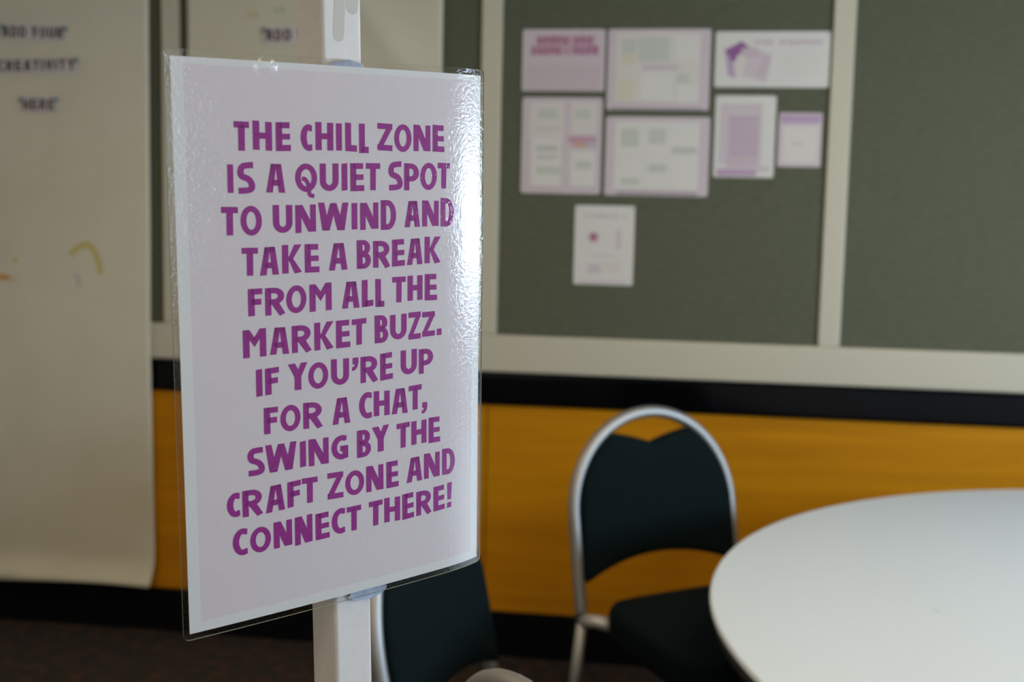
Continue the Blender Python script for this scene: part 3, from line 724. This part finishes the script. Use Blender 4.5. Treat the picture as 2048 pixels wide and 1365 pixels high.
# ------------------------------------------------------------------ stacking chairs with arched metal backs
REC = math.tan(math.radians(11)); HR, HZ, HTOP, BZ = .235, .665, .90, .42
def hp(lx, h, dy=0.0): return Vector((lx, -(h - BZ) * REC + dy, h))
def make_chair(label):
    t = empty('stacking_chair')
    tag(t, label, 'chair', 'dark green stacking chairs around the table')
    pts = [hp(-HR, BZ + (HZ - BZ) * i / 8) for i in range(9)]
    pts += [hp(-HR * math.cos(math.pi * i / 40), HZ + (HTOP - HZ) * math.sin(math.pi * i / 40)) for i in range(1, 40)]
    pts += [hp(HR, HZ - (HZ - BZ) * i / 8) for i in range(9)]
    bm = bmesh.new(); tube(bm, pts, .0145, 16)
    o = from_bm('back_frame', bm, M['chrome'], t, True); o['label'] = 'arched grey metal tube'
    # padded back inside the arch: notched top, arched lower edge
    ri = HR - .010
    out = []
    for i in range(13):
        h = .515 + (HZ - .515) * i / 12; out.append((-ri, h))
    a1 = math.radians(58)
    for i in range(1, 14):
        an = a1 * i / 13; out.append((-ri * math.cos(an), HZ + (HTOP - .010 - HZ) * math.sin(an)))
    xs, zs = out[-1]
    for i in range(1, 12):
        s = i / 12; x = xs + (0 - xs) * s; out.append((x, zs + (.828 - zs) * (s ** 1.25)))
    out.append((0, .826))
    out += [(-x, z) for x, z in out[-2::-1]]
    n0 = len(out)
    for i in range(1, 20):
        s = i / 20; x = ri - 2 * ri * s; out.append((x, .515 + .045 * (1 - (1 - 2 * s) ** 2)))
    cx, cz = 0, .67
    prof = [(1.0, 0), (.992, .008), (.965, .014), (.90, .018), (.70, .021), (.35, .023)]
    vs, fs = [], []; n = len(out)
    def ringv(sc, dy): return [hp(cx + (x - cx) * sc, cz + (z - cz) * sc, dy + .012 * ((x * sc / .22) ** 2)) for x, z in out]
    rows = [(s, -d) for s, d in prof[::-1]] + [(s, d) for s, d in prof[1:]]
    vs.append(hp(cx, cz, -.023))
    for s, d in rows: vs += ringv(s, d)
    vs.append(hp(cx, cz, .023)); Lx = len(vs) - 1
    for k in range(n): fs.append((0, 1 + k, 1 + (k + 1) % n)); q = 1 + (len(rows) - 1) * n; fs.append((Lx, q + (k + 1) % n, q + k))
    for j in range(len(rows) - 1):
        for k in range(n):
            a, b = 1 + j * n + k, 1 + j * n + (k + 1) % n; fs.append((a, a + n, b + n, b))
    o = link('back_pad', vs, fs, M['cloth'], t, smooth=True)
    # seat cushion
    def seat_outline(sc=1.0):
        c = []
        for (sx, y, hwid, rad, a0) in ((1, .035, .222, .085, 270), (1, .475, .245, .07, 0), (-1, .475, .245, .07, 90), (-1, .035, .222, .085, 180)):
            yy = y + rad if y < .2 else y - rad
            for k in range(8):
                an = math.radians(a0 + 90 * k / 7)
                c.append((sx * (hwid - rad) + rad * math.cos(an), yy + rad * math.sin(an)))
        return [((x) * sc, .255 + (y - .255) * sc) for x, y in c]
    vs, fs = [], []
    rows = [(.90, .432), (.955, .432), (.96, .400), (.985, .400), (.995, .420), (1.0, .452), (.995, .466), (.97, .477), (.90, .484), (.6, .490)]
    n = len(seat_outline())
    vs.append((0, .255, .432))
    for s, z in rows: vs += [(x, y, z) for x, y in seat_outline(s)]
    vs.append((0, .255, .492)); Lx = len(vs) - 1
    for k in range(n): fs.append((0, 1 + (k + 1) % n, 1 + k)); q = 1 + (len(rows) - 1) * n; fs.append((Lx, q + k, q + (k + 1) % n))
    for j in range(len(rows) - 1):
        for k in range(n): a, b = 1 + j * n + k, 1 + j * n + (k + 1) % n; fs.append((a, b, b + n, a + n))
    link('seat', vs, fs, M['cloth'], t, smooth=True)
    # seat frame loop
    loop = []
    for (sx, y, hwid, rad, a0) in ((1, .062, .170, .05, 270), (1, .43, .185, .05, 0), (-1, .43, .185, .05, 90), (-1, .062, .170, .05, 180)):
        yy = y + rad if y < .2 else y - rad
        for k in range(7):
            an = math.radians(a0 + 90 * k / 6); loop.append((sx * (hwid - rad) + rad * math.cos(an), yy + rad * math.sin(an), .4165))
    bm = bmesh.new(); tube(bm, loop, .0145, 12, closed=True); o = from_bm('seat_frame', bm, M['chrome'], t, True); o['label'] = 'grey metal tube loop'
    for sx in (-1, 1):
        bm = bmesh.new(); tube(bm, [(sx * .235, 0, .424), (sx * .212, .030, .427), (sx * .165, .085, .418)], .0165, 12)
        from_bm('bracket', bm, M['bracket'], t, True)
    for sx in (-1, 1):
        for (p, q) in (((sx * .235, 0, .42), (sx * .240, -.055, .012)), ((sx * .215, .395, .41), (sx * .232, .455, .012))):
            bm = bmesh.new(); tube(bm, [p, ((p[0] + q[0]) / 2, (p[1] + q[1]) / 2, (p[2] + q[2]) / 2), q], .0135, 12)
            lg = from_bm('leg', bm, M['chrome'], t, True)
            bm = bmesh.new(); lathe(bm, [(0, 0), (.018, 0), (.018, .020), (.0140, .026), (0, .026)], 16, (q[0], q[1], 0))
            from_bm('foot_glide', bm, M['glide'], lg)
    bm = bmesh.new(); tube(bm, [(-.222, .405, .30), (.222, .405, .30)], .009, 10); from_bm('stretcher', bm, M['chrome'], t)
    return t
def copy_tree(o, parent=None):
    c = o.copy(); COL.objects.link(c)
    if parent: c.parent = parent
    for ch in list(o.children): copy_tree(ch, c)
    return c
def put(o, X, d, phi, s):
    o.location = CAM + X * RT + d * FW - Vector((0, 0, CAM.z))
    F = math.sin(phi) * RT - math.cos(phi) * FW
    o.rotation_euler = (0, 0, math.atan2(-F.x, F.y)); o.scale = (s, s, s)
ch1 = make_chair('dark green padded chair with an arched metal back, tucked behind the white table')
put(ch1, 0.4092, 2.9206, 0.4947, 1.0544)
ch2 = copy_tree(ch1); ch2['label'] = 'dark green padded chair turned sideways, half hidden behind the sign and its post'
put(ch2, -0.0863, 2.0490, 1.2672, 1.0544)
ch3 = copy_tree(ch1); ch3['label'] = 'nearest chair, only the top of its metal arch showing at the bottom edge'
put(ch3, 0.1152, 1.1925, 2.0567, 1.0544)
